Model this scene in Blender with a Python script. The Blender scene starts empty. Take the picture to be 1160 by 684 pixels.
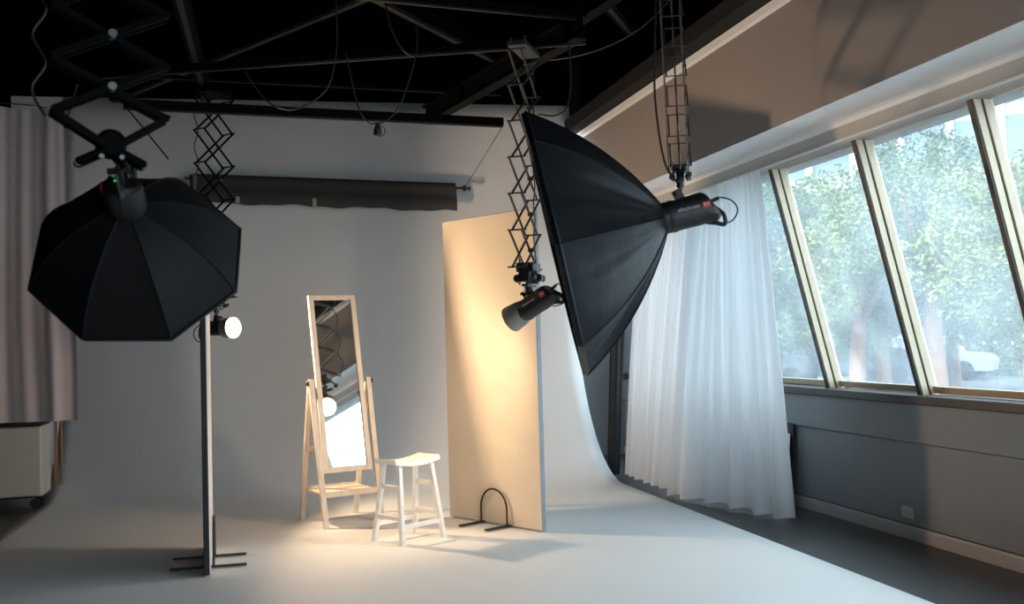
import bpy, bmesh, math, random
from math import sin, cos, pi, radians, sqrt, atan2
from mathutils import Vector, Matrix
random.seed(7)
sc = bpy.context.scene
C = sc.collection
V = Vector

# ---------------------------------------------------------------- materials
def lin(c):
    return tuple(((v / 255) / 12.92 if v / 255 <= .04045 else ((v / 255 + .055) / 1.055) ** 2.4) for v in c)

def mat(name, col, rough=.6, metal=0, noise=0, nscale=8, bump=0, bscale=60, spec=.5, emit=None, es=0,
        sheen=0, stretch=(1, 1, 1), trans=0, coat=0, col2=None):
    m = bpy.data.materials.new(name); m.use_nodes = True
    nt = m.node_tree; n = nt.nodes; L = nt.links
    b = n['Principled BSDF']
    b.inputs['Base Color'].default_value = (*col, 1)
    b.inputs['Roughness'].default_value = rough
    b.inputs['Metallic'].default_value = metal
    b.inputs['Specular IOR Level'].default_value = spec
    if sheen: b.inputs['Sheen Weight'].default_value = sheen
    if coat: b.inputs['Coat Weight'].default_value = coat
    if emit:
        b.inputs['Emission Color'].default_value = (*emit, 1); b.inputs['Emission Strength'].default_value = es
    tc = n.new('ShaderNodeTexCoord'); mp = n.new('ShaderNodeMapping')
    mp.inputs['Scale'].default_value = stretch
    L.new(tc.outputs['Object'], mp.inputs['Vector'])
    if noise or col2:
        t = n.new('ShaderNodeTexNoise'); t.inputs['Scale'].default_value = nscale; t.inputs['Detail'].default_value = 5
        L.new(mp.outputs['Vector'], t.inputs['Vector'])
        r = n.new('ShaderNodeValToRGB')
        r.color_ramp.elements[0].position = .3; r.color_ramp.elements[1].position = .7
        c2 = col2 if col2 else tuple(min(1, v * (1 + noise)) for v in col)
        c1 = col if col2 else tuple(v * (1 - noise) for v in col)
        r.color_ramp.elements[0].color = (*c1, 1); r.color_ramp.elements[1].color = (*c2, 1)
        L.new(t.outputs['Fac'], r.inputs['Fac']); L.new(r.outputs['Color'], b.inputs['Base Color'])
    if bump:
        t2 = n.new('ShaderNodeTexNoise'); t2.inputs['Scale'].default_value = bscale; t2.inputs['Detail'].default_value = 3
        L.new(mp.outputs['Vector'], t2.inputs['Vector'])
        bp = n.new('ShaderNodeBump'); bp.inputs['Strength'].default_value = bump; bp.inputs['Distance'].default_value = .01
        L.new(t2.outputs['Fac'], bp.inputs['Height']); L.new(bp.outputs['Normal'], b.inputs['Normal'])
    return m

def sheer(name, col, tr, transp):
    """thin woven cloth: part diffuse, part translucent, part open weave"""
    m = bpy.data.materials.new(name); m.use_nodes = True
    nt = m.node_tree; n = nt.nodes; L = nt.links
    n.remove(n['Principled BSDF']); out = n['Material Output']
    d = n.new('ShaderNodeBsdfDiffuse'); d.inputs['Color'].default_value = (*col, 1)
    t = n.new('ShaderNodeBsdfTranslucent'); t.inputs['Color'].default_value = (*col, 1)
    p = n.new('ShaderNodeBsdfTransparent')
    a = n.new('ShaderNodeMixShader'); a.inputs[0].default_value = tr
    L.new(d.outputs[0], a.inputs[1]); L.new(t.outputs[0], a.inputs[2])
    c = n.new('ShaderNodeMixShader'); c.inputs[0].default_value = transp
    L.new(a.outputs[0], c.inputs[1]); L.new(p.outputs[0], c.inputs[2])
    L.new(c.outputs[0], out.inputs['Surface'])
    return m

def dusty_glass(name, haze, tint=(.93, .98, .97)):
    m = bpy.data.materials.new(name); m.use_nodes = True
    nt = m.node_tree; n = nt.nodes; L = nt.links
    n.remove(n['Principled BSDF']); out = n['Material Output']
    p = n.new('ShaderNodeBsdfTransparent'); p.inputs['Color'].default_value = (*tint, 1)
    t = n.new('ShaderNodeBsdfTranslucent'); t.inputs['Color'].default_value = (.82, .93, 1, 1)
    g = n.new('ShaderNodeBsdfGlossy'); g.inputs['Roughness'].default_value = .03
    tc = n.new('ShaderNodeTexCoord')
    a = n.new('ShaderNodeTexNoise'); a.inputs['Scale'].default_value = 2.2; a.inputs['Detail'].default_value = 4
    b = n.new('ShaderNodeTexNoise'); b.inputs['Scale'].default_value = 90; b.inputs['Detail'].default_value = 2
    L.new(tc.outputs['Object'], a.inputs['Vector']); L.new(tc.outputs['Object'], b.inputs['Vector'])
    mu = n.new('ShaderNodeMath'); mu.operation = 'MULTIPLY'
    L.new(a.outputs['Fac'], mu.inputs[0]); L.new(b.outputs['Fac'], mu.inputs[1])
    mr = n.new('ShaderNodeMapRange'); mr.inputs['From Min'].default_value = .12; mr.inputs['From Max'].default_value = .40
    mr.inputs['To Min'].default_value = haze * .5; mr.inputs['To Max'].default_value = haze * 1.5
    L.new(mu.outputs[0], mr.inputs['Value'])
    x = n.new('ShaderNodeMixShader'); L.new(mr.outputs[0], x.inputs[0])
    L.new(p.outputs[0], x.inputs[1]); L.new(t.outputs[0], x.inputs[2])
    fr = n.new('ShaderNodeFresnel'); fr.inputs['IOR'].default_value = 1.05
    y = n.new('ShaderNodeMixShader'); L.new(fr.outputs[0], y.inputs[0])
    L.new(x.outputs[0], y.inputs[1]); L.new(g.outputs[0], y.inputs[2])
    L.new(y.outputs[0], out.inputs['Surface'])
    return m

M = dict(
    cyc=mat('white_cove_paint', (.74, .745, .75), .55, noise=.02, nscale=1.2, bump=.03, bscale=25),
    floor=mat('dark_vinyl_floor', (.035, .034, .036), .38, noise=.35, nscale=5, stretch=(6, .8, 1), bump=.05, bscale=40),
    black=mat('black_ceiling_paint', (.001, .001, .0012), 1, spec=0, noise=.2, nscale=3),
    beam=mat('black_steel', (.0022, .0022, .0025), .6, noise=.2, nscale=6, spec=.05),
    fascia=mat('dark_fascia', (.006, .005, .005), .9, noise=.1),
    rail=mat('dark_rail_metal', (.012, .012, .013), .5, metal=.3, noise=.1),
    wallgrey=mat('grey_blue_wall_paint', (.20, .21, .225), .6, noise=.04, nscale=2, bump=.03, bscale=90),
    wallup=mat('upper_wall_paint', (.40, .355, .335), .55, noise=.02, nscale=1.5),
    white=mat('white_trim_paint', (.88, .88, .88), .45, noise=.02, nscale=4),
    header=mat('header_paint', (.55, .53, .51), .55, noise=.02, nscale=4),
    sill=mat('dark_sill', (.03, .026, .028), .35, noise=.15, nscale=9, stretch=(1, .2, 1)),
    base=mat('baseboard_paint', (.36, .34, .34), .5, noise=.04, nscale=6),
    groove=mat('gasket_rubber', (.012, .012, .012), .6, noise=.1),
    mull=mat('anodised_cream_metal', (.66, .55, .40), .45, metal=.1, noise=.03, nscale=10),
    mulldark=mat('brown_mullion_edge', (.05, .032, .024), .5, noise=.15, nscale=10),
    glass=dusty_glass('dusty_glass', .105),
    sheer=sheer('white_sheer_cloth', (.78, .79, .82), .46, .02),
    pink=mat('pale_mauve_cloth', (.50, .435, .445), .75, noise=.03, nscale=14, bump=.08, bscale=300, sheen=.3),
    blackcloth=mat('black_drape', (.012, .012, .014), .9, noise=.2),
    fabric_shaded=mat('shaded_matt_softbox_nylon', (.003, .003, .0036), .65, noise=.12, nscale=9, bump=.4, bscale=9, spec=.25),  # darker copy of the nylon; shade on the left softbox put into colour
    fabric=mat('black_softbox_nylon', (.007, .008, .011), .45, noise=.12, nscale=9, bump=.55, bscale=9, stretch=(1, 1, .5), spec=.28),
    piping=mat('black_webbing', (.006, .006, .007), .6, noise=.1),
    diffuser=mat('white_diffusion_cloth', (.8, .8, .8), .8, noise=.02),
    plastic=mat('black_moulded_plastic', (.012, .012, .013), .42, noise=.1, nscale=20, bump=.1, bscale=200),
    metal=mat('dark_lattice_metal', (.06, .06, .062), .4, metal=.7, noise=.1, nscale=20),
    steel=mat('grey_lattice_metal', (.05, .05, .052), .5, metal=.4, noise=.1, nscale=20),
    chrome=mat('bright_pin_metal', (.12, .12, .12), .4, metal=1, noise=.05),
    cup=mat('reflector_cup_aluminium', (.32, .30, .28), .45, metal=.4, noise=.06, nscale=10),
    cupin=mat('reflector_inner', (.8, .75, .66), .4, metal=.3, noise=.03),
    lamp=mat('lit_lamp_glass', (1, .9, .7), .3, emit=(1, .78, .48), es=26, noise=.01),
    red=mat('red_label', (.55, .03, .02), .5, noise=.05),
    labelw=mat('pale_label', (.6, .62, .66), .5, noise=.05),
    green=mat('green_indicator', (0, .4, .05), .5, emit=(.05, 1, .2), es=.6, noise=.01),
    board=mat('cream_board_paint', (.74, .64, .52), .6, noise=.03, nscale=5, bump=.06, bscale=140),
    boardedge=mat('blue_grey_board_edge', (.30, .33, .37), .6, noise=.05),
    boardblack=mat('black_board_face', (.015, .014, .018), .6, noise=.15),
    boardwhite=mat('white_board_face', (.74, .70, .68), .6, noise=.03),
    iron=mat('black_painted_iron', (.012, .012, .012), .5, noise=.2, nscale=20),
    birch=mat('pale_birch', (.62, .52, .43), .5, col2=(.74, .65, .55), nscale=9, stretch=(5, 5, .35), bump=.05, bscale=80),
    stoolw=mat('white_painted_wood', (.82, .80, .78), .42, noise=.02, nscale=12, bump=.04, bscale=100),
    mirror=mat('silvered_mirror', (.93, .94, .94), .015, metal=1),
    paper=mat('charcoal_backdrop_paper', (.038, .035, .034), .7, noise=.05, nscale=3),
    tape=mat('white_tape', (.35, .34, .33), .6, noise=.05),
    cabinet=mat('warm_white_laminate', (.56, .51, .44), .45, noise=.03, nscale=4),
    wood=mat('orange_pine', (.33, .17, .08), .5, col2=(.42, .24, .12), nscale=10, stretch=(6, 6, .4)),
    outlet=mat('aged_cream_plastic', (.45, .43, .36), .4, noise=.04),
    bark=mat('tan_bark', (.22, .12, .08), .9, noise=.3, nscale=6, stretch=(4, 4, .6), bump=.4, bscale=12),
    leaf=mat('green_leaves', (.035, .06, .022), .6, col2=(.10, .14, .04), nscale=.7),
    leafy=mat('yellow_green_leaves', (.07, .10, .03), .6, col2=(.20, .22, .05), nscale=.8),
    hedge=mat('dark_hedge_leaves', (.03, .055, .02), .7, col2=(.07, .11, .03), nscale=1.2),
    asphalt=mat('grey_asphalt', (.11, .11, .115), .9, noise=.2, nscale=2, bump=.2, bscale=40),
    render=mat('pale_building_render', (.40, .42, .44), .8, noise=.04, nscale=.6),
    bwin=mat('blue_grey_window_glass', (.10, .14, .18), .15, noise=.15, nscale=.5),
    concrete=mat('grey_concrete', (.30, .31, .33), .8, noise=.08, nscale=1),
    carblue=mat('dark_blue_car_paint', (.015, .025, .05), .25, noise=.05, coat=.6),
    carwhite=mat('white_car_paint', (.6, .62, .64), .25, noise=.03, coat=.6),
    tyre=mat('tyre_rubber', (.012, .012, .012), .8, noise=.1),
)

# ---------------------------------------------------------------- mesh builder
class MB:
    def __init__(s): s.v = []; s.f = []; s.smooth = []
    def add(s, vs, fs, smooth=False):
        o = len(s.v); s.v += [tuple(v) for v in vs]; s.f += [tuple(i + o for i in f) for f in fs]; s.smooth += [smooth] * len(fs)
        return s
    def box(s, c, size, R=None, ch=0):
        """box with a chamfered outline; c centre, size full, R 3x3"""
        hx, hy, hz = [a / 2 for a in size]
        c = V(c); R = R or Matrix.Identity(3)
        b = ch if ch else min(hx, hy, hz) * .12
        b = min(b, min(hx, hy, hz) * .9)
        vs = []; idx = {}
        for sx in (-1, 1):
            for sy in (-1, 1):
                for sz in (-1, 1):
                    for ax in range(3):
                        p = [sx * (hx - b), sy * (hy - b), sz * (hz - b)]
                        p[ax] = (sx * hx, sy * hy, sz * hz)[ax]
                        idx[(sx, sy, sz, ax)] = len(vs); vs.append(c + R @ V(p))
        fs = []
        for ax in range(3):
            o1, o2 = [(1, 2), (2, 0), (0, 1)][ax]
            for sg in (-1, 1):
                q = []
                for a, d in ((-1, -1), (1, -1), (1, 1), (-1, 1)):
                    k = [0, 0, 0]; k[ax] = sg; k[o1] = a; k[o2] = d; q.append(idx[(*k, ax)])
                fs.append(q if sg > 0 else q[::-1])
            for a in (-1, 1):          # edges parallel to ax
                for d in (-1, 1):
                    k0 = [0, 0, 0]; k1 = [0, 0, 0]; k0[ax] = -1; k1[ax] = 1
                    for k in (k0, k1): k[o1] = a; k[o2] = d
                    q = [idx[(*k0, o1)], idx[(*k1, o1)], idx[(*k1, o2)], idx[(*k0, o2)]]
                    fs.append(q if a * d < 0 else q[::-1])
        for sx in (-1, 1):
            for sy in (-1, 1):
                for sz in (-1, 1):
                    q = [idx[(sx, sy, sz, i)] for i in range(3)]
                    fs.append(q if sx * sy * sz > 0 else q[::-1])
        return s.add(vs, fs)
    def bar(s, p0, p1, w, h, up=(0, 0, 1), ch=0):
        p0, p1 = V(p0), V(p1); d = p1 - p0; x = d.normalized(); u = V(up)
        if abs(x.dot(u)) > .97: u = V((0, 1, 0))
        y = u.cross(x).normalized(); z = x.cross(y)
        R = Matrix((x, y, z)).transposed()
        return s.box((p0 + p1) / 2, (d.length, w, h), R, ch)
    def tube(s, pts, r, seg=10, cap=True):
        pts = [V(p) for p in pts]; n = len(pts)
        rs = r if isinstance(r, (list, tuple)) else [r] * n
        t0 = (pts[1] - pts[0]).normalized()
        a = V((0, 0, 1)) if abs(t0.z) < .9 else V((1, 0, 0))
        nx = a.cross(t0).normalized(); vs = []
        for i, p in enumerate(pts):
            t = (pts[min(i + 1, n - 1)] - pts[max(i - 1, 0)]).normalized()
            nx = (nx - t * nx.dot(t)).normalized(); ny = t.cross(nx)
            for k in range(seg):
                g = 2 * pi * k / seg; vs.append(p + (nx * cos(g) + ny * sin(g)) * rs[i])
        fs = []
        for i in range(n - 1):
            for k in range(seg):
                fs.append((i * seg + k, i * seg + (k + 1) % seg, (i + 1) * seg + (k + 1) % seg, (i + 1) * seg + k))
        if cap: fs += [tuple(range(seg - 1, -1, -1)), tuple((n - 1) * seg + k for k in range(seg))]
        return s.add(vs, fs, True)
    def lathe(s, prof, o, axis, seg=28, cap=True):
        """prof: (r, h) along axis from o"""
        o = V(o); z = V(axis).normalized(); a = V((0, 0, 1)) if abs(z.z) < .9 else V((1, 0, 0))
        x = a.cross(z).normalized(); y = z.cross(x); vs = []; n = len(prof)
        for r, h in prof:
            for k in range(seg):
                g = 2 * pi * k / seg; vs.append(o + z * h + (x * cos(g) + y * sin(g)) * r)
        fs = []
        for i in range(n - 1):
            for k in range(seg):
                fs.append((i * seg + k, i * seg + (k + 1) % seg, (i + 1) * seg + (k + 1) % seg, (i + 1) * seg + k))
        if cap: fs += [tuple(range(seg - 1, -1, -1)), tuple((n - 1) * seg + k for k in range(seg))]
        return s.add(vs, fs, True)
    def grid(s, P, smooth=True, flip=False):
        """P rows of points"""
        nu, nv = len(P), len(P[0]); vs = [p for row in P for p in row]; fs = []
        for i in range(nu - 1):
            for j in range(nv - 1):
                q = (i * nv + j, i * nv + j + 1, (i + 1) * nv + j + 1, (i + 1) * nv + j)
                fs.append(q[::-1] if flip else q)
        return s.add(vs, fs, smooth)
    def prism(s, poly, o, x, y, depth):
        """polygon in plane (x,y) at o, extruded by vector depth"""
        o, x, y, dv = V(o), V(x), V(y), V(depth); n = len(poly)
        a = [o + x * p[0] + y * p[1] for p in poly]; vs = a + [p + dv for p in a]
        fs = [tuple(range(n))[::-1], tuple(range(n, 2 * n))] + [(i, (i + 1) % n, n + (i + 1) % n, n + i) for i in range(n)]
        return s.add(vs, fs)
    def build(s, name, m, parent=None, solid=0, edge=None):
        o0 = V(parent['_o']) if parent is not None else V((0, 0, 0))
        me = bpy.data.meshes.new(name)
        me.from_pydata([tuple(V(v) - o0) for v in s.v], [], s.f)
        me.polygons.foreach_set('use_smooth', s.smooth); me.update()
        if any(s.smooth):
            try: me.set_sharp_from_angle(angle=radians(40))
            except Exception: pass
        o = bpy.data.objects.new(name, me); C.objects.link(o); me.materials.append(M[m])
        if parent is not None:
            o.parent = parent
        o['_o'] = tuple(o0)
        if solid:
            md = o.modifiers.new('Solidify', 'SOLIDIFY'); md.thickness = solid; md.offset = 0
        return o

def thing(name, label, cat, loc, group=None, kind=None):
    o = bpy.data.objects.new(name, None); C.objects.link(o); o.location = loc; o.empty_display_size = .1
    o['_o'] = tuple(loc); o['label'] = label; o['category'] = cat
    if group: o['group'] = group
    if kind: o['kind'] = kind
    return o
def tag(o, label, cat, group=None, kind=None):
    o['label'] = label; o['category'] = cat
    if group: o['group'] = group
    if kind: o['kind'] = kind
    return o
def struct(o, label=None):
    o['kind'] = 'structure'
    if label: o['label'] = label
    return o

def bez(p0, p1, p2, n=12):
    p0, p1, p2 = V(p0), V(p1), V(p2)
    return [p0 * (1 - t) ** 2 + p1 * 2 * t * (1 - t) + p2 * t * t for t in [i / n for i in range(n + 1)]]
def spline(pts, n=8):
    pts = [V(p) for p in pts]; out = []
    for i in range(len(pts) - 1):
        a = pts[max(i - 1, 0)]; b = pts[i]; c = pts[i + 1]; d = pts[min(i + 2, len(pts) - 1)]
        for k in range(n):
            t = k / n
            out.append(.5 * ((2 * b) + (c - a) * t + (2 * a - 5 * b + 4 * c - d) * t * t + (3 * b - a - 3 * c + d) * t ** 3))
    out.append(pts[-1]); return out

# ---------------------------------------------------------------- dimensions
XL, XR = -2.19, 3.49          # cyclorama edges
XW = 4.43                     # knee wall face
XH, ZH = 3.98, 2.83           # window head
XU = 3.60                     # upper wall face
def yw(x): return 12.3 - .185 * (x - XL)
def zt(x): return 4.39 - .19 * (x - XL) / (XR - XL)

# ---------------------------------------------------------------- room shell
b = MB(); b.add([(-5, -3, 0), (XW + .02, -3, 0), (XW + .02, 13.4, 0), (-5, 13.4, 0), (-5, -3, -.1), (XW + .02, -3, -.1), (XW + .02, 13.4, -.1), (-5, 13.4, -.1)],
    [(0, 1, 2, 3), (7, 6, 5, 4), (0, 4, 5, 1), (1, 5, 6, 2), (2, 6, 7, 3), (3, 7, 4, 0)])
struct(b.build('floor', 'floor'), 'dark vinyl studio floor around the white cove')
# cyclorama: floor sheet, sweep and wall in one continuous surface
P = []
for i in range(41):
    x = XL + (XR - XL) * i / 40; row = []
    yb = yw(x) - 1.5
    for j in range(25): row.append(V((x, .8 + (yb - .8) * j / 24, .008)))
    for j in range(1, 33):
        g = (pi / 2) * j / 32; row.append(V((x, yb + 1.5 * sin(g), .008 + 2.2 * (1 - cos(g)))))
    for j in range(1, 9): row.append(V((x, yw(x), 2.208 + (zt(x) - 2.208) * j / 8)))
    P.append(row)
o = MB().grid(P, flip=True).build('trim_cyclorama', 'cyc')
md = o.modifiers.new('Solidify', 'SOLIDIFY'); md.thickness = .006; md.offset = -1
struct(o, 'seamless white painted cyclorama sweeping from floor up the back wall')
b = MB(); b.prism([(XL - .56, 0), (XL, 0), (XL, zt(XL)), (XL - .56, zt(XL) + .02)], (0, yw(XL) - .0, 0), (1, -.185, 0), (0, 0, 1), (0, .12, 0))
for v_i, v in enumerate(b.v):
    pass
b.v = [(x, y + (-.185) * 0 + .185 * XL, z) for x, y, z in b.v]
struct(b.build('wall_back_side', 'cyc'), 'narrow pale wall left of the cyclorama')
b = MB()
b.prism([(-5, 0), (XL - .56, 0), (XL - .56, 4.41), (XL, 4.39), (XR, 4.2), (XR, 5), (-5, 5)], (0, 12.3 + .185 * XL, 0), (1, -.185, 0), (0, 0, 1), (0, .1, 0))
struct(b.build('wall_back_upper', 'black'), 'black upper back wall above the cyclorama')
struct(MB().box((4.1, 13.15, 1.5), (1.4, .1, 3.0)).build('wall_back', 'wallgrey'), 'dim grey wall in the alcove behind the cyclorama')
struct(MB().box((4.1, 13.12, 4.0), (1.4, .1, 2.0)).build('wall_back_top', 'black'), 'black wall above the alcove')
struct(MB().box((-5.05, 5.2, 2.5), (.1, 16.4, 5)).build('wall_left', 'black'), 'dark left wall of the studio')
b = MB().box((-.3, -3.05, .45), (9.6, .1, .9), ch=.002).box((-.3, -3.05, 4.3), (9.6, .1, 1.4), ch=.002).box((-2.25, -3.05, 2.25), (5.7, .1, 2.7), ch=.002).box((4.05, -3.05, 2.25), (.9, .1, 2.7), ch=.002)  # opening at the right added out of view to let in frontal fill
struct(b.build('wall_rear', 'wallgrey'), 'grey rear wall behind the viewer')
b = MB()  # frame for the added rear opening that brings in fill light
for x in (.6, 2.1, 3.6): b.box((x, -3.05, 2.25), (.08, .09, 2.7), ch=.004)
for z in (.93, 3.57): b.box((2.1, -3.05, z), (3.0, .09, .06), ch=.004)
struct(b.build('window_20', 'mull'), 'unseen framed window added in the rear wall for fill light')
struct(MB().box((-.2, 5.2, 5.05), (10, 16.6, .1)).build('ceiling', 'black'), 'black painted studio ceiling')
# right wall: knee wall (recessed panel + band), sill, header, soffit, upper wall
b = MB()
b.prism([(XW, 0), (XW + .25, 0), (XW + .25, .97), (XW - .03, .97), (XW - .03, .70), (XW, .685)], (0, -3, 0), (1, 0, 0), (0, 0, 1), (0, 16.2, 0))
struct(b.build('wall_right', 'wallgrey'), 'low grey wall under the slanted windows')
struct(MB().box((XW + .03, 5.1, 1.0), (.20, 16.2, .062), ch=.006).build('trim_sill', 'sill'), 'dark window sill along the low wall')
b = MB().prism([(XW, 0.002), (XW - .018, .002), (XW - .018, .085), (XW - .012, .1), (XW, .1)], (0, -3, 0), (1, 0, 0), (0, 0, 1), (0, 16.2, 0))
for i in range(0): pass
struct(b.build('baseboard_right', 'base'), 'grey baseboard along the low wall')
struct(MB().box((XW - .004, 5.1, .104), (.01, 16.2, .006)).build('trim_baseboard_gap', 'groove'), 'dark shadow gap on the baseboard')
b = MB()   # header box + soffit + upper wall in profile
b.prism([(XH, ZH), (XH + .02, ZH - .012), (XH + .35, ZH), (XH + .35, 3.87), (XU, 3.87), (XU, 2.975), (XH - .05, 2.975), (XH - .015, 2.965), (XH, 2.94)], (0, -3, 0), (1, 0, 0), (0, 0, 1), (0, 16.2, 0))
o = b.build('wall_right_upper', 'wallup'); struct(o, 'upper wall dropping to a soffit over the windows')
M_w = M['white']; o.data.materials.append(M_w); o.data.materials.append(M['header'])
for p in o.data.polygons:
    c = p.center; nrm = p.normal
    if abs(nrm.y) < .5 and c.x > XU + .01 and c.z < 3.0 and c.z > 2.9: p.material_index = 1
    if abs(nrm.y) < .5 and abs(c.x - XH) < .01 and c.z < 2.93: p.material_index = 2
b = MB().prism([(XU + .002, 3.80), (XU - .02, 3.82), (XU - .035, 3.87), (XU + .002, 3.87)], (0, -3, 0), (1, 0, 0), (0, 0, 1), (0, 14.9, 0))
struct(b.build('trim_cove', 'white'), 'pale cove moulding along the top of the upper wall')
struct(MB().box((XU + .38, 5.1, 4.45), (.72, 16.2, 1.155), ch=.002).build('wall_right_top', 'black'), 'black wall above the upper right wall')
struct(MB().box((XW + .12, 12.15, 1.95), (.24, 2.1, 1.84), ch=.002).build('wall_right_end', 'wallgrey'), 'solid end of the right wall beyond the last window')
struct(MB().box((3.98, 12.35, 1.6), (1.1, .1, 3.2), ch=.002).build('wall_alcove', 'wallgrey'), 'dim grey wall between cyclorama and window wall')
struct(MB().box((XU - .07, 4.4, 3.955), (.20, 14.8, .15)).build('trim_edge_beam', 'fascia'), 'dark beam running above the upper wall')
struct(MB().box((XH - .012, 5.1, ZH + .006), (.024, 14.2, .012)).build('trim_curtain_rail', 'white'), 'thin white rail along the window head')

# windows: slanted panes between mullions
YM = [7.475 + 1.205 * k for k in range(3, -9, -1)]
S0, S1 = V((XW + .02, 0, 1.03)), V((XH + .02, 0, ZH))
sl = (S1 - S0).normalized(); outn = V((sl.z, 0, -sl.x)) # outward normal (+x)
def sp(y, t, d): return S0.lerp(S1, t) + V((0, y, 0)) + outn * d
for i in range(len(YM) - 1):
    y1, y0 = YM[i], YM[i + 1]
    b = MB(); a0, a1, a2, a3 = sp(y0 + .02, .0, .12), sp(y1 - .02, .0, .12), sp(y1 - .02, 1.0, .12), sp(y0 + .02, 1.0, .12)
    t_ = outn * .006
    b.add([a0, a1, a2, a3, a0 + t_, a1 + t_, a2 + t_, a3 + t_], [(0, 1, 2, 3), (7, 6, 5, 4), (0, 4, 5, 1), (1, 5, 6, 2), (2, 6, 7, 3), (3, 7, 4, 0)])
    w = b.build('window_%d' % (i + 1), 'glass'); struct(w, 'slanted dusty window pane above the low wall')
    # mullion standing on its near edge (dark room-side edge, cream cheeks with a gasket groove)
    m0, m1 = sp(y0, -.02, 0), sp(y0, 1.0, 0)
    n_ = outn
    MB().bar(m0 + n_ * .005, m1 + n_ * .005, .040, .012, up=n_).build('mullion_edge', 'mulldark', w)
    MB().bar(m0 + n_ * .036, m1 + n_ * .036, .052, .05, up=n_).build('mullion', 'mull', w)
    MB().bar(m0 + n_ * .066, m1 + n_ * .066, .036, .012, up=n_).build('gasket', 'groove', w)
    MB().bar(m0 + n_ * .105, m1 + n_ * .105, .062, .066, up=n_).build('mullion', 'mull', w)
    MB().bar(sp(y0, .004, .11), sp(y1, .004, .11), .05, .02, up=n_).build('window_frame', 'mull', w)
    MB().bar(sp(y0, .992, .11), sp(y1, .992, .11), .05, .02, up=n_).build('window_frame', 'mull', w)

# ---------------------------------------------------------------- curtains
def curtain(name, label, cat, top, bot, zt_, zb_, m, folds, amp, nu=260, nv=26, seed=1, group=None, parent=None, hemwave=.0, pinch=.35, solid=0, bulge=0):
    """cloth hanging from the polyline top to the polyline bot"""
    r = random.Random(seed); top = spline([(*p, 0) for p in top], 12); bot = spline([(*p, 0) for p in bot], 12)
    def at(pl, u):
        k = u * (len(pl) - 1); i = min(int(k), len(pl) - 2); return pl[i].lerp(pl[i + 1], k - i)
    ph = [r.uniform(0, 6.28) for _ in range(6)]; P = []
    for i in range(nu + 1):
        u = i / nu; row = []
        uu = u + .012 * sin(2 * pi * u * folds * .31 + ph[0]) + .008 * sin(2 * pi * u * folds * .17 + ph[1])
        f1 = sin(2 * pi * folds * uu + ph[2]); f2 = sin(2 * pi * folds * 2.13 * uu + ph[3]); f3 = sin(2 * pi * folds * .43 * uu + ph[4])
        for j in range(nv + 1):
            v = j / nv
            a, c = at(top, u), at(bot, u); p = a.lerp(c, v ** .85)
            d = (at(top, min(1, u + .01)) - at(top, max(0, u - .01))).normalized(); nrm = V((-d.y, d.x, 0))
            am = amp * (pinch + (1 - pinch) * min(1, v * 1.6))
            off = am * (f1 * .6 * (1 - .82 * v) + f2 * .25 * (1 - v) + f3 * .75 * v) + bulge * sin(pi * v) 
            z = zt_ + (zb_ - zt_) * v + hemwave * v * v * sin(2 * pi * folds * .43 * uu + ph[5])
            row.append(V((p.x, p.y, 0)) + nrm * off + V((0, 0, z)))
        P.append(row)
    return MB().grid(P)

o = curtain('c', '', '', [(XH - .05, 7.50), (XH - .06, 8.1), (XH - .05, 8.66)], [(3.955, 7.24), (3.80, 8.0), (3.60, 8.80)], 2.815, .03, 'sheer', 13, .055, seed=3, hemwave=.012).build('sheer_curtain', 'sheer')
tag(o, 'white sheer curtain nearest the bare window panes, hem gathered on the dark floor', 'curtain', 'white sheer window curtains')
MB().tube([(XH - .05, 7.49, 2.822), (XH - .05, 8.66, 2.822)], .006).build('curtain_heading', 'white', o)
o = curtain('c', '', '', [(XH - .05, 8.68), (XH - .06, 9.4), (XH - .05, 10.2)], [(3.66, 8.85), (3.62, 9.4), (3.665, 10.1)], 2.815, .05, 'sheer', 15, .06, seed=5, hemwave=.008).build('sheer_curtain', 'sheer')
tag(o, 'white sheer curtain farther back, partly behind the large right-hand softbox', 'curtain', 'white sheer window curtains')
MB().tube([(XH - .05, 8.68, 2.822), (XH - .05, 10.2, 2.822)], .006).build('curtain_heading', 'white', o)
o = curtain('c', '', '', [(3.72, 10.42), (3.92, 10.44)], [(3.54, 10.42), (3.69, 10.44)], 2.9, .012, 'blackcloth', 3, .02, nu=60, seed=8).build('black_drape', 'blackcloth')
tag(o, 'narrow black drape hanging beside the far end of the white curtains', 'curtain')
# left mauve curtain on a sagging wire
r = random.Random(4); P = []
for i in range(201):
    u = i / 200; row = []; x = -2.95 + 1.20 * u
    ztop = 3.79 + .05 * abs(cos(u * 2.4 * pi)) ** .6 - .02 - .25 * max(0, (u - .93) / .07) ** 1.5 
    for j in range(41):
        v = j / 40
        f = sin(2 * pi * 5.0 * u + .6 + .5 * v) * .55 + sin(2 * pi * 11 * u + 1.3) * .22 * (1 - .5 * v) + .5 * sin(2 * pi * 2.2 * u + 2 + 1.2 * v)
        z = ztop + (.855 - ztop) * v
        dx = .04 * sin(6 * u + 3 * v) * v
        row.append(V((x + dx - .05 * (1 - v) * (1 if u > .9 else 0) * (u - .9) * 10, 10.3 - .045 * f * (.45 + .55 * v), z)))
    P.append(row)
o = MB().grid(P).build('mauve_curtain', 'pink')
tag(o, 'pale mauve curtain hanging at far left above the cream cabinet', 'curtain')
MB().tube(spline([(-3.4, 10.3, 3.86), (-2.9, 10.28, 3.87), (-2.3, 10.28, 3.84), (-1.95, 10.3, 3.80), (-1.80, 10.32, 3.62)]), .006, 6).build('curtain_wire', 'steel', o)
MB().tube([(-1.82, 10.3, 3.62), (-1.70, 10.3, 4.05)], .008, 6).build('hanger_rod', 'steel', o)

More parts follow.
